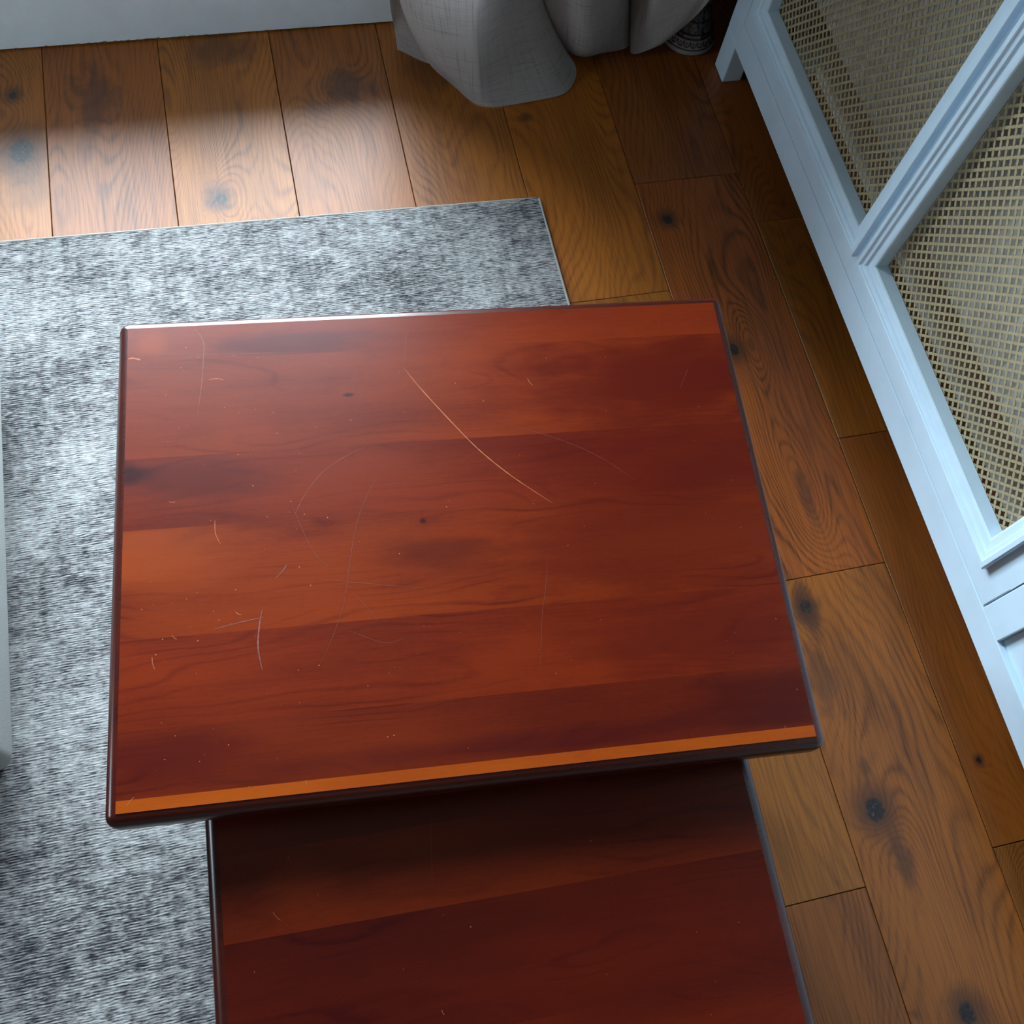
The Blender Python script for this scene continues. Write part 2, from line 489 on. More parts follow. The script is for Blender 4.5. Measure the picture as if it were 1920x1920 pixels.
tag(wall_with_holes('wall_back', XL, XR, YB, YB + 0.2, (WIN,), M_WALL), kind='structure')
tag(box('wall_right', (XR, XR + 0.1, YN, YB, -0.06, ZC), M_WALL), kind='structure')
bm = bmesh.new()
add_box(bm, XL - 0.1, XL, YN, ADDED_WIN['y0'], -0.06, ZC)
add_box(bm, XL - 0.1, XL, ADDED_WIN['y1'], YB, -0.06, ZC)
add_box(bm, XL - 0.1, XL, ADDED_WIN['y0'], ADDED_WIN['y1'], -0.06, ADDED_WIN['z0'])
add_box(bm, XL - 0.1, XL, ADDED_WIN['y0'], ADDED_WIN['y1'], ADDED_WIN['z1'], ZC)
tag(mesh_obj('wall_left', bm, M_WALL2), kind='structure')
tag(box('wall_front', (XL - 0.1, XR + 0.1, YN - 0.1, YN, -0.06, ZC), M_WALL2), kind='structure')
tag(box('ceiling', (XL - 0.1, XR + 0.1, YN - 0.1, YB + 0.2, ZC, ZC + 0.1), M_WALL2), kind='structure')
bb = tag(box('baseboard_back', (XL, XR, 1.698, YB, 0.0025, 0.17, ), M_SKIRT, bevel=0.0015, seg=1), kind='structure')
# chipped paint along the foot of the baseboard
chip_bm = bmesh.new()
r2 = random.Random(5)
for i in range(46):
    cx = -0.33 + 0.24 * r2.random() if i < 34 else r2.uniform(-0.45, 0.27)
    w, h = r2.uniform(0.002, 0.009), r2.uniform(0.0006, 0.0018)
    b0 = 0.0026 + r2.uniform(0, 0.002)
    add_box(chip_bm, cx, cx + w, 1.6972, 1.6982, b0, b0 + h, bevel=0.0003, seg=1)
tag(mesh_obj('paint_chip', chip_bm, simple('bare_chip', srgb(150, 145, 138), 0.8), bb), kind='stuff')

g = G('window_glass')
tr = g.t.nodes.new('ShaderNodeBsdfTransparent')
gl = g.t.nodes.new('ShaderNodeBsdfGlossy')
gl.inputs['Roughness'].default_value = 0.02
mx = g.t.nodes.new('ShaderNodeMixShader')
lw = g.t.nodes.new('ShaderNodeFresnel')
lw.inputs[0].default_value = 1.25
g.t.links.new(lw.outputs[0], mx.inputs[0])
g.t.links.new(tr.outputs[0], mx.inputs[1])
g.t.links.new(gl.outputs[0], mx.inputs[2])
g.t.links.new(mx.outputs[0], g.out.inputs[0])
M_GLASS = g.mat
for n, W in enumerate((WIN,)):
    f = bmesh.new()
    fw = 0.045
    y0, y1 = YB + 0.11, YB + 0.17
    add_box(f, W['x0'], W['x0'] + fw, y0, y1, W['z0'], W['z1'], 0.004)
    add_box(f, W['x1'] - fw, W['x1'], y0, y1, W['z0'], W['z1'], 0.004)
    add_box(f, W['x0'] + fw, W['x1'] - fw, y0, y1, W['z0'], W['z0'] + fw, 0.004)
    add_box(f, W['x0'] + fw, W['x1'] - fw, y0, y1, W['z1'] - fw, W['z1'], 0.004)
    xm = (W['x0'] + W['x1']) / 2
    add_box(f, xm - 0.03, xm + 0.03, y0, y1, W['z0'] + fw, W['z1'] - fw, 0.004)
    wf = tag(mesh_obj('window_%d' % (n + 1), f, M_WHITE), kind='structure')
    for a, b in ((W['x0'] + fw, xm - 0.03), (xm + 0.03, W['x1'] - fw)):
        box('pane', (a, b, YB + 0.138, YB + 0.142, W['z0'] + fw, W['z1'] - fw), M_GLASS, wf)

bm = bmesh.new()
a, b, c0, c1, fw = ADDED_WIN['y0'], ADDED_WIN['y1'], ADDED_WIN['z0'], ADDED_WIN['z1'], 0.045
for d in ((a, a + fw, c0, c1), (b - fw, b, c0, c1), (a + fw, b - fw, c0, c0 + fw), (a + fw, b - fw, c1 - fw, c1)):
    add_box(bm, XL - 0.09, XL - 0.04, *d, 0.004)
wf = tag(mesh_obj('window_2', bm, M_WHITE), kind='structure')  # frame of the window added for side light
box('pane', (XL - 0.067, XL - 0.063, a + fw, b - fw, c0 + fw, c1 - fw), M_GLASS, wf)  # pane of the added window

# ------------------------------------------------------------------ rug
rug = empty('area_rug')
tag(rug, 'distressed grey flat-woven rug with streaky faded pattern under the wooden tables', 'rug')
bm = bmesh.new()
NX, NY = 90, 90
RC = [(-2.25, 1.297), (0.480, 1.219), (0.480, -1.55), (-2.25, -1.55)]
grid = {}
for i in range(NX + 1):
    for j in range(NY + 1):
        u, v = i / NX, j / NY
        top = (1 - v)
        xx = RC[0][0] * (1 - u) + RC[1][0] * u
        yt = RC[0][1] * (1 - u) + RC[1][1] * u
        yb = RC[3][1]
        edge = min(u, 1 - u) * 2.73, min(v, 1 - v) * 2.8
        zz = 0.0055 + 0.0006 * math.sin(xx * 9) * math.sin(v * 21)
        grid[i, j] = bm.verts.new((xx, yt * (1 - v) + yb * v, zz))
for i in range(NX):
    for j in range(NY):
        bm.faces.new((grid[i, j], grid[i, j + 1], grid[i + 1, j + 1], grid[i + 1, j]))
be = [e for e in bm.edges if e.is_boundary]
ret = bmesh.ops.extrude_edge_only(bm, edges=be)
for v in ret['geom']:
    if isinstance(v, bmesh.types.BMVert):
        v.co.z = 0.0002
mesh_obj('pile', bm, M_RUG, rug, smooth=False)
# bound edges
def tube(bm, pts, r, seg=8, closed=False):
    rings = []
    n = len(pts)
    for i, p in enumerate(pts):
        p = Vector(p)
        a = Vector(pts[i - 1]) if i > 0 else p
        b = Vector(pts[i + 1]) if i < n - 1 else p
        d = (b - a).normalized()
        up = Vector((0, 0, 1)) if abs(d.z) < 0.9 else Vector((1, 0, 0))
        s = d.cross(up).normalized()
        t = s.cross(d)
        rings.append([bm.verts.new(p + (s * math.cos(2 * math.pi * k / seg) + t * math.sin(2 * math.pi * k / seg)) * r) for k in range(seg)])
    for a, b in zip(rings, rings[1:]):
        for k in range(seg):
            bm.faces.new((a[k], a[(k + 1) % seg], b[(k + 1) % seg], b[k]))
    bm.faces.new(list(reversed(rings[0])))
    bm.faces.new(rings[-1])

for a, b in ((RC[0], RC[1]), (RC[1], RC[2]), (RC[2], RC[3]), (RC[3], RC[0])):
    bm = bmesh.new()
    n = 120
    pts = [(a[0] + (b[0] - a[0]) * k / n, a[1] + (b[1] - a[1]) * k / n, 0.0032 + 0.0003 * math.sin(k * 2.1)) for k in range(n + 1)]
    tube(bm, pts, 0.0029, 7)
    mesh_obj('binding', bm, M_BIND, rug, True)

# ------------------------------------------------------------------ nesting tables
def top_bm(hw, hd, z, th, lip, n=6):
    """sharp flat top (hw x hd half sizes) with a dropped shoulder and a full roundover outside it"""
    prof = [(0.0, 0.0), (0.0004, -0.0012)]
    for k in range(1, n + 1):
        a = math.pi / 2 * k / n
        prof.append((0.0004 + (lip - 0.0004) * math.sin(a), -0.0012 - lip * 0.95 * (1 - math.cos(a))))
    zb = -th
    r = 0.006
    for k in range(0, 4):
        a = math.pi / 2 * k / 3
        prof.append((lip - r * (1 - math.cos(a)), zb + r - r * math.sin(a)))
    bm = bmesh.new()
    cs = 6
    rings = []
    for off, dz in prof:
        ring = []
        for cx, cy, a0 in ((1, 1, 0), (-1, 1, 90), (-1, -1, 180), (1, -1, 270)):
            for k in range(cs + 1):
                a = math.radians(a0 + 90 * k / cs)
                o = max(off, 0.00015)
                ring.append(bm.verts.new((cx * hw + o * math.cos(a), cy * hd + o * math.sin(a), z + dz)))
        rings.append(ring)
    L = len(rings[0])
    bm.faces.new(rings[0])
    for a, b in zip(rings, rings[1:]):
        for k in range(L):
            bm.faces.new((a[k], b[k], b[(k + 1) % L], a[(k + 1) % L]))
    bm.faces.new(list(reversed(rings[-1])))
    bmesh.ops.recalc_face_normals(bm, faces=bm.faces)
    return bm


def slab_part(src, v0, v1, name, mat, parent, zflat):
    b = src.copy()
    for co, no in (((0, v1, 0), (0, 1, 0)), ((0, v0, 0), (0, -1, 0))):
        r = bmesh.ops.bisect_plane(b, geom=b.verts[:] + b.edges[:] + b.faces[:], plane_co=co, plane_no=no, clear_outer=True)
        es = [e for e in r['geom_cut'] if isinstance(e, bmesh.types.BMEdge)]
        if es:
            bmesh.ops.edgeloop_fill(b, edges=es)
    o = mesh_obj(name, b, mat, parent)
    me = o.data
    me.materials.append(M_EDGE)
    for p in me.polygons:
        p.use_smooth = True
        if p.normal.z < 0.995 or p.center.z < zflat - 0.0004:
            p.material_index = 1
    me.set_sharp_from_angle(angle=math.radians(32))
    return o


M_SCR = simple('bare_wood_scratch', srgb(168, 92, 46), 0.6, 0.3, var=0.3)
M_SCR2 = simple('faint_scratch', srgb(100, 40, 26), 0.5, 0.3, var=0.3)
M_SCR3 = simple('white_scuff', srgb(118, 64, 54), 0.5, 0.3, var=0.3)
M_SPK = simple('pale_speck', srgb(160, 98, 66), 0.6, 0.3, var=0.3)


def catmull(pts, n):
    out = []
    P = [Vector(p) for p in pts]
    for i in range(len(P) - 1):
        p0, p1, p2, p3 = P[max(i - 1, 0)], P[i], P[i + 1], P[min(i + 2, len(P) - 1)]
        for k in range(n):
            t = k / n
            out.append(0.5 * ((2 * p1) + (p2 - p0) * t + (2 * p0 - 5 * p1 + 4 * p2 - p3) * t * t + (3 * p1 - p0 - 3 * p2 + p3) * t ** 3))
    out.append(P[-1])
    return out


def scratch(pts, width, mat, z, parent):
    q = catmull([(p[0], p[1], 0) for p in pts], 10)
    bm = bmesh.new()
    L, R = [], []
    rr = random.Random(len(q) * 13 + int(abs(pts[0][0]) * 1e4))
    for i, p in enumerate(q):
        d = (q[min(i + 1, len(q) - 1)] - q[max(i - 1, 0)]).normalized()
        s = Vector((-d.y, d.x, 0))
        e = min(1.0, 4 * min(i, len(q) - 1 - i) / len(q) + 0.15)
        w = width * e * rr.uniform(0.6, 1.1) / 2
        L.append(bm.verts.new(p + s * w + Vector((0, 0, z))))
        R.append(bm.verts.new(p - s * w + Vector((0, 0, z))))
    for i in range(len(q) - 1):
        bm.faces.new((R[i], R[i + 1], L[i + 1], L[i]))
    return mesh_obj('scratch', bm, mat, parent)


def specks(n, hw, hd, z, parent, seed):
    rr = random.Random(seed)
    bm = bmesh.new()
    for i in range(n):
        x, y = rr.uniform(-hw, hw), rr.uniform(-hd, hd)
        if rr.random() < 0.35:
            x = -hw * rr.uniform(0.4, 1)
        r = rr.choice((0.0003, 0.0004, 0.0005, 0.0008))
        st, a0 = rr.uniform(0.3, 0.9), rr.uniform(0, 3.14)
        vs = []
        for k in range(6):
            a = k * math.pi / 3
            px, py = r * math.cos(a), r * st * math.sin(a)
            vs.append(bm.verts.new((x + px * math.cos(a0) - py * math.sin(a0), y + px * math.sin(a0) + py * math.cos(a0), z)))
        bm.faces.new(vs)
        if rr.random() < 0.07:                       # a short curved nick
            l, w = rr.uniform(0.004, 0.012), 0.00025
            c0 = Vector((x, y, z))
            pr = None
            for k in range(6):
                a = a0 + (k - 2.5) * 0.12
                p = c0 + Vector((math.cos(a0) * l * k / 5, math.sin(a0) * l * k / 5, 0)) + Vector((-math.sin(a0), math.cos(a0), 0)) * (0.0008 * math.sin(k * 0.6))
                s = Vector((-math.sin(a0), math.cos(a0), 0)) * w
                cur = (bm.verts.new(p + s), bm.verts.new(p - s))
                if pr:
                    bm.faces.new((pr[1], cur[1], cur[0], pr[0]))
                pr = cur
    return tag(mesh_obj('speck', bm, M_SPK, parent), kind='stuff')


def tapered_leg(cx, cy, z0, z1, w0, w1, mat, parent):
    bm = bmesh.new()
    add_box(bm, cx - w1 / 2, cx + w1 / 2, cy - w1 / 2, cy + w1 / 2, z0, z1, 0.004, 2)
    for v in bm.verts:
        t = max(0.0, min(1.0, (v.co.z - z0) / (z1 - z0)))
        s = (w0 / w1) + (1 - w0 / w1) * min(1.0, t / 0.8)
        v.co.x = cx + (v.co.x - cx) * s
        v.co.y = cy + (v.co.y - cy) * s
    return mesh_obj('leg', bm, mat, parent)


ORANGE, MID, DEEP, DARKC = srgb(172, 84, 30), srgb(148, 60, 30), srgb(112, 34, 24), srgb(84, 24, 22)
M_FRAME = cherry('cherry_frame', srgb(120, 46, 26), srgb(70, 22, 18), 33.0)

M_EDGE = cherry('cherry_shaded_moulded_edge', srgb(104, 42, 30), srgb(66, 24, 20), 37.0, spec=0.5)  # same wood as the top, with edge shade put into its colour

TA = math.radians(-5.35)
table = empty('nesting_table', (0.1314, 0.3969, 0.0), TA)
tag(table, 'larger, higher reddish cherry nesting table with scratched glossy top standing on the rug edge', 'table')
HW, HD, TZ, TT, LIP = 0.345, 0.266, 0.5, 0.032, 0.0118
top = empty('tabletop')
top.parent = table
src = top_bm(HW, HD, TZ, TT, LIP)
DP = srgb(58, 16, 22)
STAVES = [  # v0, v1, light, dark, seed, bias, streak, patches (dark right-end ones paint in the falloff of light)
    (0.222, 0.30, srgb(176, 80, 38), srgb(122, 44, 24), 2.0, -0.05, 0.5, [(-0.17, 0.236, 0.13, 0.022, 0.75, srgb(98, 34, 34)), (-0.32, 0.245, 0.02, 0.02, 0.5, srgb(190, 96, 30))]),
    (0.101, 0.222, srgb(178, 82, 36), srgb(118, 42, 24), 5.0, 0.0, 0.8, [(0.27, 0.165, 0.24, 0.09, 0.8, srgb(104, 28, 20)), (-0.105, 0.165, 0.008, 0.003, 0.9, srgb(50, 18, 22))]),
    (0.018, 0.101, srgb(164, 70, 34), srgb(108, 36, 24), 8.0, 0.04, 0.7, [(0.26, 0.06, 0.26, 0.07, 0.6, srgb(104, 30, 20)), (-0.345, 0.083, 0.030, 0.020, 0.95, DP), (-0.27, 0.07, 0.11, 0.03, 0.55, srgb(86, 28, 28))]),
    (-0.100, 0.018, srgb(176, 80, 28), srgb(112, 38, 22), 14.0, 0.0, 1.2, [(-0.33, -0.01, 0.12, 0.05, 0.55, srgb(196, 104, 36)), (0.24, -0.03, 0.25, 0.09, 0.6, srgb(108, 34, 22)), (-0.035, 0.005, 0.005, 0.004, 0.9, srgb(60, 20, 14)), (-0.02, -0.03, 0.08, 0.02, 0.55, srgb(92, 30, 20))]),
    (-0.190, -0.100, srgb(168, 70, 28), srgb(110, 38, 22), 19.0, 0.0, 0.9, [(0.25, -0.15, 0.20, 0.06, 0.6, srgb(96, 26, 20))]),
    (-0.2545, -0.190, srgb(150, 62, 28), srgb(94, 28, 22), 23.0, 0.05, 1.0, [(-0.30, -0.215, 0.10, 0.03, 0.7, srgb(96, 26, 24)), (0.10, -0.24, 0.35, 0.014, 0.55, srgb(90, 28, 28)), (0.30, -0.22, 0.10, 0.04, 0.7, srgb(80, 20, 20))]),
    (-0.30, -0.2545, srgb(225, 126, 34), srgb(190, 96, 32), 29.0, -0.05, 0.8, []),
]
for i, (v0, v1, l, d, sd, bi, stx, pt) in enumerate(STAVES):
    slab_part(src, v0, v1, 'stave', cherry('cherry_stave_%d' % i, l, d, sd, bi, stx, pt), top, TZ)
src.free()
ZS = TZ + 0.00012
SCR = [([(-0.04, 0.1961), (-0.0224, 0.1669), (0.0095, 0.12), (0.0358, 0.0845), (0.0677, 0.0505), (0.109, 0.0143)], 0.0011, M_SCR),
       ([(-0.0328, 0.2463), (-0.04, 0.1961)], 0.0005, M_SCR2),
       ([(-0.2735, 0.2654), (-0.263, 0.2448), (-0.2631, 0.2167), (-0.265, 0.1892), (-0.2698, 0.1491)], 0.0007, M_SCR3),
       ([(-0.0873, 0.1), (-0.1172, 0.0858), (-0.1411, 0.0681), (-0.1592, 0.0441), (-0.1696, 0.0232)], 0.0005, M_SCR3),
       ([(-0.0702, 0.0771), (-0.0912, 0.042), (-0.1061, 0.0057), (-0.1161, -0.039), (-0.124, -0.0794), (-0.1366, -0.1124), (-0.1515, -0.1416)], 0.0006, M_SCR2),
       ([(-0.1735, 0.039), (-0.1586, -0.0053), (-0.146, -0.0304), (-0.1343, -0.0386)], 0.0005, M_SCR2),
       ([(-0.2062, -0.0777), (-0.2099, -0.0971), (-0.2116, -0.1193), (-0.208, -0.1427)], 0.0016, M_SCR3),
       ([(-0.255, -0.0957), (-0.2314, -0.0912), (-0.2049, -0.0874)], 0.0009, M_SCR3),
       ([(0.094, -0.0509), (0.0862, -0.0865), (0.0788, -0.1153), (0.0698, -0.1687)], 0.0006, M_SCR2),
       ([(0.0769, 0.114), (0.1337, 0.089), (0.1731, 0.0646), (0.2053, 0.0355)], 0.0006, M_SCR2),
       ([(-0.1126, -0.0717), (-0.0999, -0.0873), (-0.0891, -0.1044)], 0.0005, M_SCR2),
       ([(-0.3447, 0.2265), (-0.3388, 0.2268), (-0.3307, 0.2242)], 0.0024, M_SCR),
       ([(-0.2581, 0.1943), (-0.2476, 0.195), (-0.2407, 0.1925)], 0.0009, M_SCR),
       ([(-0.2523, 0.0237), (-0.2519, 0.0085), (-0.2471, -0.0039)], 0.0007, M_SCR),
       ([(-0.1925, -0.0471), (-0.1846, -0.039), (-0.18, -0.0323)], 0.0011, M_SCR3),
       ([(-0.147, -0.0511), (-0.0927, -0.0617), (-0.0379, -0.0713)], 0.0005, M_SCR2),
       ([(-0.123, -0.1081), (-0.0864, -0.1256), (-0.0644, -0.1221)], 0.0005, M_SCR2),
       ([(-0.3446, 0.2306), (-0.252, 0.2272), (-0.1574, 0.2238)], 0.0004, M_SCR3),
       ([(0.2951, 0.1757), (0.2798, 0.1476)], 0.0006, M_SCR2)]
for pts, w, m in SCR:
    scratch(pts, w, m, ZS, top)
specks(170, HW - 0.006, HD - 0.006, ZS, top, 21)
RT = 0.0068          # legs that stand on the rug start on its pile
for sx in (-1, 1):
    for sy in (-1, 1):
        tapered_leg(sx * 0.326, 0.244 if sy > 0 else -0.150, RT, TZ - TT, 0.030, 0.038, M_FRAME, table)
box('side_apron', (-0.336, -0.318, -0.131, 0.225, 0.405, TZ - TT), M_FRAME, table, 0.002)
box('side_apron', (0.318, 0.336, -0.131, 0.225, 0.405, TZ - TT), M_FRAME, table, 0.002)
box('back_apron', (-0.307, 0.307, 0.236, 0.254, 0.405, TZ - TT), M_FRAME, table, 0.002)
box('stretcher', (-0.333, -0.319, -0.133, 0.227, 0.06, 0.085), M_FRAME, table, 0.003)
box('stretcher', (0.319, 0.333, -0.133, 0.227, 0.06, 0.085), M_FRAME, table, 0.003)

# the smaller table pulled out in front
T2Z, T2T, LIP2 = 0.43, 0.028, 0.014
low = empty('nesting_table', (0.108, -0.035, 0.0), math.radians(-2.75))
tag(low, 'smaller, lower cherry nesting table pulled out at the bottom, half shaded by the larger one', 'table')
top2 = empty('tabletop')
top2.parent = low
H2W, H2D = 0.274, 0.22
src = top_bm(H2W, H2D, T2Z, T2T, LIP2)
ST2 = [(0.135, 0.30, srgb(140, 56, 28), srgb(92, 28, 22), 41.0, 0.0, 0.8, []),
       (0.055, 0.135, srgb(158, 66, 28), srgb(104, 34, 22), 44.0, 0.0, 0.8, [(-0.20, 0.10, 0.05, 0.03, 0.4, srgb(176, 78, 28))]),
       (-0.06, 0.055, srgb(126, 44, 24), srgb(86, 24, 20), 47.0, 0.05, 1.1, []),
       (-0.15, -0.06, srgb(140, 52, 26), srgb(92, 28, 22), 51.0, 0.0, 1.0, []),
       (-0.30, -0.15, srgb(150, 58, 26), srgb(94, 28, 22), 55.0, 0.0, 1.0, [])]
for i, (v0, v1, l, d, sd, bi, stx, pt) in enumerate(ST2):
    slab_part(src, v0, v1, 'stave', cherry('cherry_low_stave_%d' % i, l, d, sd, bi, stx, pt), top2, T2Z)
src.free()
scratch([(-0.062, 0.150), (-0.065, 0.125), (-0.068, 0.095), (-0.070, 0.078)], 0.0006, M_SCR2, T2Z + 0.00012, top2)
specks(46, H2W - 0.01, H2D - 0.01, T2Z + 0.00012, top2, 5)
for sx in (-1, 1):
    for sy in (-1, 1):
        tapered_leg(sx * 0.255, sy * 0.198, RT, T2Z - T2T, 0.028, 0.034, M_FRAME, low)
box('side_apron', (-0.262, -0.246, -0.181, 0.181, 0.345, T2Z - T2T), M_FRAME, low, 0.002)
box('side_apron', (0.246, 0.262, -0.181, 0.181, 0.345, T2Z - T2T), M_FRAME, low, 0.002)
box('back_apron', (-0.238, 0.238, 0.190, 0.206, 0.345, T2Z - T2T), M_FRAME, low, 0.002)

# pale, worn arrises along two plank seams
M_WORN = simple('worn_oak_edge', srgb(150, 122, 78), 0.7, 0.3, nscale=300, var=0.5)
for xs_, ya_, yb_, w_ in ((0.8912, 1.08, 0.62, 0.0022), (0.8905, 0.61, 0.30, 0.0014), (0.6775, 1.10, 0.99, 0.0009), (0.8905, 0.28, 0.05, 0.0008)):
    o = scratch([(xs_, ya_ + (yb_ - ya_) * k / 8 ) for k in range(9)], w_, M_WORN, 0.0001, room_floor)
    o.name = 'worn_edge'

# ------------------------------------------------------------------ radiator cover
FX = 0.928
cover = empty('radiator_cover', (0, 0, 0))
tag(cover, 'white painted radiator cover with moulded frames around brass grilles along the right wall', 'radiator cover')
Y0C, Y1C, ZT = -0.9, 1.517, 0.90
box('leg', (FX, FX + 0.042, 1.465, Y1C, 0.0, 0.0975), M_WHITE, cover, 0.003)
box('leg', (1.09, 1.135, 1.465, Y1C, 0.0, 0.0975), M_WHITE, cover, 0.003)
box('leg', (FX, FX + 0.042, Y0C, Y0C + 0.052, 0.0, 0.0895), M_WHITE, cover, 0.003)
box('end_post', (FX, FX + 0.030, 1.465, Y1C, 0.0975, ZT), M_WHITE, cover, 0.002)
box('bottom_rail', (FX, FX + 0.022, Y0C, 1.4648, 0.0885, 0.1445), M_WHITE, cover, 0.0015)
box('mid_post', (FX, FX + 0.022, 0.213, 0.2665, 0.1447, ZT - 0.05), M_WHITE, cover, 0.0015)
box('top_rail', (FX, FX + 0.022, Y0C, 1.4648, ZT - 0.0495, ZT), M_WHITE, cover, 0.0015)
box('end_post', (FX, FX + 0.022, Y0C, Y0C + 0.052, 0.1447, ZT - 0.05), M_WHITE, cover, 0.0015)
box('recessed_panel', (FX + 0.010, FX + 0.020, Y0C + 0.0525, 0.2128, 0.1447, ZT - 0.05), M_WHITE, cover, 0.001)
box('side_panel', (FX + 0.0305, XR - 0.002, 1.495, 1.513, 0.0975, ZT), M_WHITE, cover, 0.0015)
box('side_panel', (FX + 0.0225, XR - 0.002, Y0C + 0.004, Y0C + 0.022, 0.0975, ZT), M_WHITE, cover, 0.0015)
box('top_board', (FX - 0.02, XR - 0.002, Y0C - 0.01, Y1C + 0.012, ZT + 0.0005, ZT + 0.024), M_WHITE, cover, 0.004)
OPEN = [(0.911, 1.403), (0.347, 0.829)]
OZ0, OZ1 = 0.226, 0.780
PY0, PY1, PZ0, PZ1 = 0.2685, 1.4630, 0.1465, ZT - 0.052
bm = bmesh.new()
PX0, PX1 = FX, FX + 0.018
add_box(bm, PX0, PX1, PY0, PY1, PZ0, OZ0 - 0.003, 0.0012, 1)
add_box(bm, PX0, PX1, PY0, PY1, OZ1 + 0.003, PZ1, 0.0012, 1)
for a, b in ((PY0, OPEN[1][0] - 0.003), (OPEN[1][1] + 0.003, OPEN[0][0] - 0.003), (OPEN[0][1] + 0.003, PY1)):
    add_box(bm, PX0 + 0.00005, PX1, a, b, OZ0 - 0.005, OZ1 + 0.005, 0.0)
panel = mesh_obj('front_panel', bm, M_WHITE, cover)
# moulding profile: (distance out from opening, height proud of frame)
PROF = [(0.034, -0.001), (0.034, 0.0095), (0.0325, 0.011), (0.0255, 0.011), (0.0242, 0.0098), (0.0235, 0.0075), (0.0165, 0.0065),
        (0.0158, 0.0055), (0.0148, 0.0030), (0.0035, 0.0020), (0.0012, 0.0012), (0.0, -0.001), (0.0, -0.022)]
for oy0, oy1 in OPEN:
    bm = bmesh.new()
    rings = []
    for u, h in PROF:
        rings.append([bm.verts.new((FX - h, y, z)) for y, z in ((oy0 - u, OZ0 - u), (oy1 + u, OZ0 - u), (oy1 + u, OZ1 + u), (oy0 - u, OZ1 + u))])
    for a, b in zip(rings, rings[1:]):
        for k in range(4):
            bm.faces.new((a[k], a[(k + 1) % 4], b[(k + 1) % 4], b[k]))
    bmesh.ops.recalc_face_normals(bm, faces=bm.faces)
    bm.normal_update()
    if sum(f.normal.x * f.calc_area() for f in bm.faces) > 0:
        bmesh.ops.reverse_faces(bm, faces=bm.faces[:])
    mesh_obj('moulding', bm, M_WHITE, cover)
# perforated brass sheets: staggered diamond lattice of four-lobed holes
DY, DZ = 0.0083, 0.0100
def grille(y0, y1, z0, z1, x):
    bm = bmesh.new()
    ny, nz = int((y1 - y0) / DY) + 1, int((z1 - z0) / DZ) + 1
    corner = {}
    def cv(i, j, s, t, key):
        k = key
        if k not in corner:
            corner[k] = bm.verts.new((x, y0 + (i + s) * DY, z0 + (j + t) * DZ))
        return corner[k]
    for j in range(nz + 1):
        for i in range(ny + 1):
            if (i + j) % 2:
                continue
            out = [cv(i, j, 1, 0, (i + 1, j)), cv(i, j, 0, 1, (i, j + 1)), cv(i, j, -1, 0, (i - 1, j)), cv(i, j, 0, -1, (i, j - 1))]
            cy, cz = y0 + i * DY, z0 + j * DZ
            hole = []
            for k in range(8):
                a = k * math.pi / 4
                if k % 2 == 0:
                    r = 0.75
                    hole.append(bm.verts.new((x, cy + DY * r * math.cos(a), cz + DZ * r * math.sin(a))))
                else:
                    r = 0.30
                    hole.append(bm.verts.new((x, cy + DY * r * math.copysign(1, math.cos(a)), cz + DZ * r * math.copysign(1, math.sin(a)))))
            for k in range(4):
                a, b = out[k], out[(k + 1) % 4]
                h0, h1, h2 = hole[2 * k], hole[2 * k + 1], hole[(2 * k + 2) % 8]
                bm.faces.new((a, h1, h0))
                bm.faces.new((a, b, h1))
                bm.faces.new((b, h2, h1))
    for co, no in (((0, y0, 0), (0, -1, 0)), ((0, y1, 0), (0, 1, 0)), ((0, 0, z0), (0, 0, -1)), ((0, 0, z1), (0, 0, 1))):
        bmesh.ops.bisect_plane(bm, geom=bm.verts[:] + bm.edges[:] + bm.faces[:], plane_co=co, plane_no=no, clear_outer=True)
    bmesh.ops.recalc_face_normals(bm, faces=bm.faces)
    o = mesh_obj('grille', bm, M_BRASS, cover)
    sm = o.modifiers.new('thickness', 'SOLIDIFY')
    sm.thickness = 0.0009
    sm.offset = 0
    tag(o, 'brass-coloured perforated sheet')
    return o
for oy0, oy1 in OPEN:
    grille(oy0 - 0.004, oy1 + 0.004, OZ0 - 0.006, OZ1 + 0.004, FX + 0.0235)

# the radiator inside the cover
rad = empty('radiator', (0, 0, 0))
tag(rad, 'white fluted steel radiator seen dimly through the brass grilles', 'radiator')
bm = bmesh.new()
ya, yb, za, zb = 0.20, 1.42, 0.250, 0.80
n = 160
front, k = [], 0
cols = []
for i in range(n + 1):
    y = ya + (yb - ya) * i / n
    ph = ((y - ya) / 0.040) % 1.0
    xx = 1.0 + 0.005 * (0.5 - 0.5 * math.cos(2 * math.pi * ph)) ** 2
    cols.append([bm.verts.new((xx + 0.012, y, za)), bm.verts.new((xx, y, za + 0.012)), bm.verts.new((xx, y, zb - 0.012)), bm.verts.new((xx + 0.012, y, zb)),
                 bm.verts.new((1.035, y, zb)), bm.verts.new((1.035, y, za))])
for a, b in zip(cols, cols[1:]):
    for k in range(6):
        bm.faces.new((a[k], a[(k + 1) % 6], b[(k + 1) % 6], b[k]))
bm.faces.new(cols[0])
bm.faces.new(list(reversed(cols[-1])))
bmesh.ops.recalc_face_normals(bm, faces=bm.faces)
mesh_obj('front_plate', bm, M_RAD, rad, False)
box('back_plate', (1.075, 1.092, ya, yb, za, zb), M_RAD, rad, 0.004)
box('top_cap', (1.036, 1.074, ya, yb, zb - 0.02, zb - 0.002), M_RAD, rad, 0.002)
for y in (0.35, 1.27):
    box('bracket', (1.093, XR - 0.0005, y - 0.02, y + 0.02, 0.30, 0.74), M_RAD, rad, 0.002)

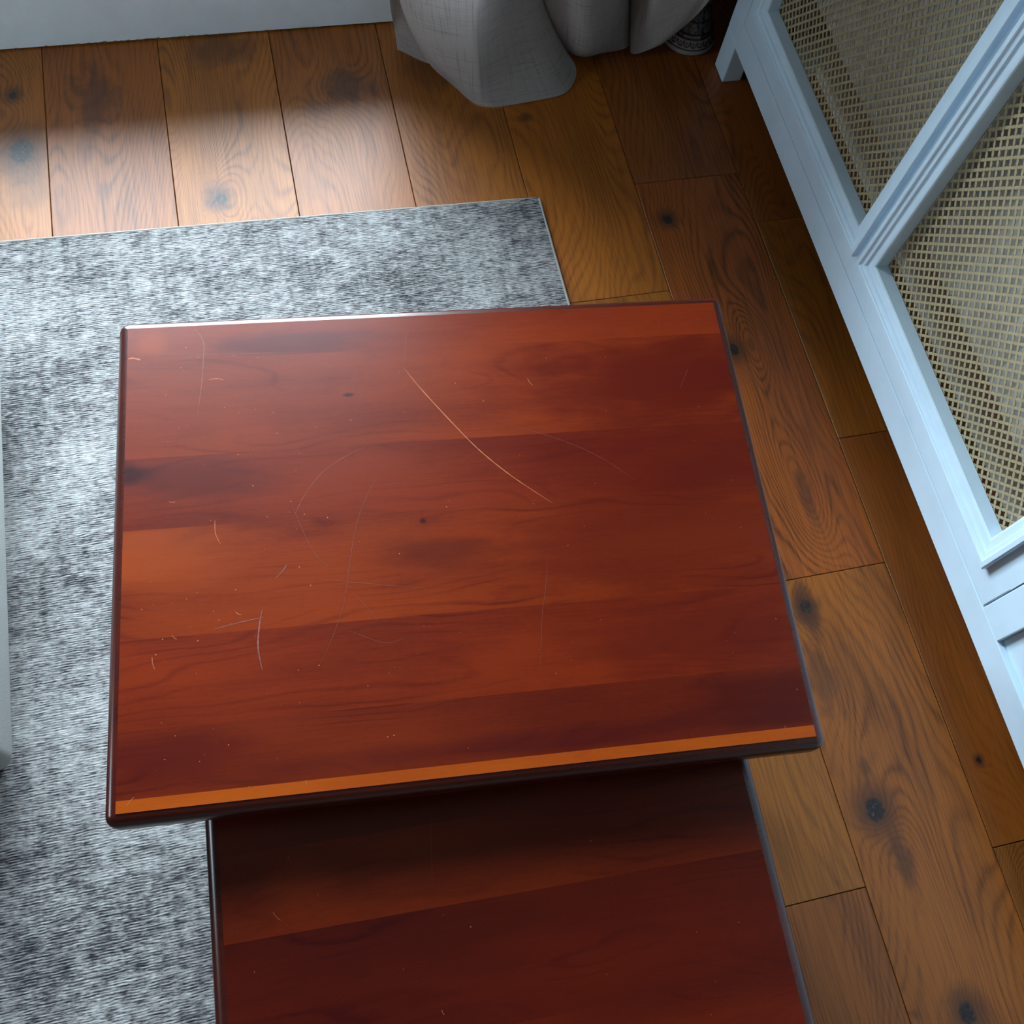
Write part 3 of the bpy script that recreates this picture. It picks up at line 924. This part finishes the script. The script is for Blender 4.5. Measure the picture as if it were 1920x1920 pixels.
# ------------------------------------------------------------------ curtain
# control points from the left edge: hem (x, y, z), hanging line (x, y), belly of the fold (dx, dy)
CP = [((0.280, 1.619, 0.002), (0.255, 1.600), (0, 0)), ((0.296, 1.607, 0.002), (0.262, 1.625), (0, 0)), ((0.340, 1.576, 0.002), (0.270, 1.655), (0, 0)),
      ((0.352, 1.590, 0.002), (0.272, 1.640), (0, 0)), ((0.352, 1.556, 0.002), (0.256, 1.600), (-0.008, 0)), ((0.363, 1.530, 0.002), (0.262, 1.570), (-0.010, 0)),
      ((0.386, 1.491, 0.002), (0.320, 1.556), (-0.008, -0.006)), ((0.410, 1.463, 0.002), (0.398, 1.545), (0, -0.012)), ((0.428, 1.453, 0.002), (0.414, 1.556), (0, 0.0)),
      ((0.460, 1.450, 0.002), (0.432, 1.588), (0, 0)), ((0.523, 1.456, 0.002), (0.455, 1.625), (0, 0)), ((0.590, 1.468, 0.002), (0.480, 1.650), (0.0, 0)),
      ((0.624, 1.502, 0.002), (0.500, 1.665), (0.0, 0)), ((0.630, 1.545, 0.002), (0.515, 1.670), (0, 0)), ((0.612, 1.590, 0.002), (0.525, 1.675), (0, 0)),
      ((0.570, 1.630, 0.002), (0.535, 1.660), (0, 0)), ((0.600, 1.610, 0.002), (0.555, 1.610), (0, -0.02)), ((0.645, 1.565, 0.002), (0.610, 1.575), (0, -0.045)),
      ((0.697, 1.567, 0.002), (0.675, 1.580), (0, -0.035)), ((0.750, 1.575, 0.002), (0.715, 1.620), (0, -0.01)), ((0.772, 1.595, 0.002), (0.730, 1.655), (0, 0)),
      ((0.758, 1.575, 0.002), (0.745, 1.620), (0, 0)), ((0.764, 1.556, 0.003), (0.760, 1.560), (0, 0)), ((0.790, 1.540, 0.030), (0.785, 1.525), (0, 0)),
      ((0.815, 1.527, 0.060), (0.812, 1.512), (0, 0)), ((0.845, 1.513, 0.120), (0.843, 1.506), (0, 0)), ((0.862, 1.500, 0.180), (0.866, 1.500), (0, 0))]
NS = 12
hem = catmull([c[0] for c in CP], NS)
hang = catmull([(*c[1], 0) for c in CP], NS)
belly = catmull([(*c[2], 0) for c in CP], NS)
heights = [0.0, .004, .010, .018, .028, .04, .053, .067, .082, .098, .115, .133, .152, .173, .196, .222, .25, .28, .315, .355, .4, .46, .54, .65, .8, 1.0, 1.25, 1.5, 1.8, 2.1, 2.5]
bm = bmesh.new()
uvl = bm.loops.layers.uv.new('weave')
V, UV = [], {}
arc = 0.0
prev = None
arcs = []
for h in hem:
    if prev is not None:
        arc += (h.xy - prev.xy).length
    prev = h
    arcs.append(arc)
for i in range(len(hem)):
    colv = []
    for zh in heights:
        e = 1.0 - math.exp(-max(zh, 0.0) / 0.135)
        gb = (zh / 0.11) * math.exp(1 - zh / 0.11)
        curl = 0.006 * math.exp(-zh / 0.012)
        x = hem[i].x * (1 - e) + hang[i].x * e + belly[i].x * gb
        y = hem[i].y * (1 - e) + hang[i].y * e + belly[i].y * gb + curl * 0.4
        x += 0.0022 * math.sin(zh * 34 + i * 0.21) * math.exp(-zh / 0.3)
        y += 0.0025 * math.sin(zh * 27 - i * 0.16) * math.exp(-zh / 0.3) * min(1, zh / 0.02)
        z = hem[i].z + zh
        v = bm.verts.new((x, y, max(z, 0.0012)))
        UV[v] = (arcs[i], zh)
        colv.append(v)
    V.append(colv)
for a, b in zip(V, V[1:]):
    for k in range(len(heights) - 1):
        f = bm.faces.new((a[k], b[k], b[k + 1], a[k + 1]))
        for lp in f.loops:
            lp[uvl].uv = UV[lp.vert]
cur = mesh_obj('curtain', bm, M_LINEN, None, True)
tag(cur, 'grey slub linen curtain with its rumpled hem spread on the floor in the corner', 'curtain')

# ------------------------------------------------------------------ ornate vase behind the curtain
vase = empty('vase', (0.892, 1.598, 0.0))
tag(vase, 'ornate dark ceramic vase foot with pale scalloped rim between curtain and radiator cover', 'vase')
def lathe(name, prof, mat, parent, seg=64):
    bm = bmesh.new()
    rings = [[bm.verts.new((r * math.cos(2 * math.pi * k / seg), r * math.sin(2 * math.pi * k / seg), z)) for k in range(seg)] for r, z in prof]
    for a, b in zip(rings, rings[1:]):
        for k in range(seg):
            bm.faces.new((a[k], a[(k + 1) % seg], b[(k + 1) % seg], b[k]))
    bm.faces.new(list(reversed(rings[0])))
    bm.faces.new(rings[-1])
    return mesh_obj(name, bm, mat, parent, True)
gv = G('vase_pattern')
vx, vy, vz = gv.sep(gv.obj())
ang = gv.m('ARCTAN2', vy, vx)
n = gv.noise(gv.comb(gv.m('MULTIPLY', ang, 9.0), gv.m('MULTIPLY', vz, 150)), 1.0, 4, 0.6, 0.8)
colv = gv.ramp(n, [(0.44, srgb(20, 18, 20)), (0.5, srgb(70, 66, 66)), (0.56, srgb(88, 84, 80)), (0.63, srgb(40, 34, 30)), (0.72, srgb(120, 92, 46))])
gv.set(colv, 0.22, 0.5)
M_VASE = gv.mat
M_VPALE = simple('vase_pale_glaze', srgb(138, 130, 126), 0.2, 0.5, nscale=200, var=0.15, bump=0.02)
M_VBLK = simple('vase_black_glaze', srgb(16, 15, 17), 0.2, 0.5, bump=0.0)
M_VGOLD = simple('vase_gold', srgb(176, 136, 70), 0.3, 0.5, 0.7, bump=0.02)
lathe('foot', [(0.052, 0.0), (0.0565, 0.002), (0.058, 0.005), (0.0575, 0.008), (0.0555, 0.0105), (0.0535, 0.0115), (0.053, 0.013), (0.0475, 0.030), (0.0468, 0.032)], M_VPALE, vase)
lathe('black_band', [(0.0542, 0.0113), (0.0546, 0.0119), (0.0538, 0.0132), (0.0532, 0.0130)], M_VBLK, vase)
lathe('body', [(0.0466, 0.0322), (0.0455, 0.034), (0.0445, 0.040), (0.044, 0.042), (0.040, 0.050), (0.0355, 0.062), (0.0345, 0.064), (0.0352, 0.067), (0.0342, 0.070), (0.031, 0.078), (0.0285, 0.088),
              (0.0278, 0.094), (0.0295, 0.098), (0.0285, 0.102), (0.026, 0.110), (0.025, 0.13), (0.028, 0.15), (0.038, 0.18), (0.055, 0.22), (0.068, 0.27), (0.070, 0.31), (0.060, 0.36), (0.042, 0.40), (0.036, 0.43), (0.044, 0.45), (0.040, 0.451), (0.033, 0.43)], M_VASE, vase)
for zb_, rb_ in ((0.0325, 0.0472), (0.0425, 0.0445), (0.0655, 0.0352), (0.097, 0.0296)):
    lathe('ring', [(rb_ - 0.002, zb_ - 0.0012), (rb_ + 0.0006, zb_ - 0.0008), (rb_ + 0.0006, zb_ + 0.0008), (rb_ - 0.002, zb_ + 0.0012)], M_VBLK, vase)
# dark scalloped scrollwork standing proud on the pale foot
bm = bmesh.new()
NSC = 22
for k in range(NSC):
    a0 = 2 * math.pi * k / NSC
    pts = []
    for j in range(15):
        t = j / 14
        a = a0 + (t - 0.5) * 2 * math.pi / NSC * 1.05
        h = 0.0285 - 0.0125 * math.sin(math.pi * t) ** 0.7
        if j in (6, 8):
            h += 0.003
        r = 0.053 + (0.0475 - 0.053) * (h - 0.013) / 0.017 + 0.0002
        pts.append((r * math.cos(a), r * math.sin(a), h))
    tube(bm, pts, 0.0010, 5)
    pts = []
    for j in range(9):
        t = j / 8 * 5.0
        rr = 0.0022 * (1 - 0.1 * t)
        h = 0.0235 + rr * math.sin(t)
        a = a0 + rr * math.cos(t) / 0.05
        r = 0.053 + (0.0475 - 0.053) * (h - 0.013) / 0.017 + 0.0003
        pts.append((r * math.cos(a), r * math.sin(a), h))
    tube(bm, pts, 0.0007, 5)
mesh_obj('scrollwork', bm, M_VBLK, vase, True)
# small pale cartouche with dark marks on the shoulder of the foot
bm = bmesh.new()
for k in range(12):
    a = math.radians(-128 + k * 3.6)
    b = math.radians(-128 + (k + 1) * 3.6)
    vs = [bm.verts.new((r * math.cos(t), r * math.sin(t), z)) for t, r, z in ((a, 0.0464, 0.0345), (b, 0.0464, 0.0345), (b, 0.0452, 0.0405), (a, 0.0452, 0.0405))]
    bm.faces.new(vs)
mesh_obj('cartouche', bm, M_VPALE, vase)
bm = bmesh.new()
r3 = random.Random(11)
for k in range(9):
    a = math.radians(-124 + k * 3.9)
    pts = [(0.0468 * math.cos(a + 0.018 * math.sin(j * 1.9 + k)), 0.0468 * math.sin(a + 0.018 * math.sin(j * 1.9 + k)), 0.0358 + 0.0009 * j) for j in range(4)]
    tube(bm, pts, 0.0004, 4)
mesh_obj('dark_marks', bm, M_VBLK, vase)
bm = bmesh.new()
for a_ in (-100, -96, -108):
    a = math.radians(a_)
    b2 = bmesh.new()
    bmesh.ops.create_icosphere(b2, subdivisions=1, radius=0.0012, matrix=Matrix.Translation((0.0562 * math.cos(a), 0.0562 * math.sin(a), 0.0102)))
    merge(bm, b2)
mesh_obj('gold_dot', bm, M_VGOLD, vase)

# ------------------------------------------------------------------ upholstered pouf at the left edge
M_UPH = simple('pale_grey_upholstery', srgb(200, 202, 198), 0.95, 0.1, nscale=700, var=0.35, bump=0.5)
M_LEG = simple('dark_foot', srgb(30, 27, 26), 0.4, 0.4)
ott = empty('ottoman', (-0.86, 0.64, 0.0))
tag(ott, 'pale grey upholstered ottoman just entering the left edge over the rug', 'ottoman')
def soft_box(name, dims, r, mat, parent, seg=5):
    bm = bmesh.new()
    add_box(bm, *dims, bevel=r, seg=seg)
    return mesh_obj(name, bm, mat, parent, True)
soft_box('base', (-0.405, 0.403, -0.325, 0.325, 0.075, 0.27), 0.022, M_UPH, ott)
soft_box('seat_cushion', (-0.400, 0.398, -0.320, 0.320, 0.262, 0.42), 0.045, M_UPH, ott)
for sx in (-1, 1):
    for sy in (-1, 1):
        lathe_o = lathe('foot', [(0.016, 0.0065), (0.018, 0.009), (0.026, 0.077), (0.020, 0.085)], M_LEG, ott, 20)
        lathe_o.location = (sx * 0.355, sy * 0.275, 0.0)
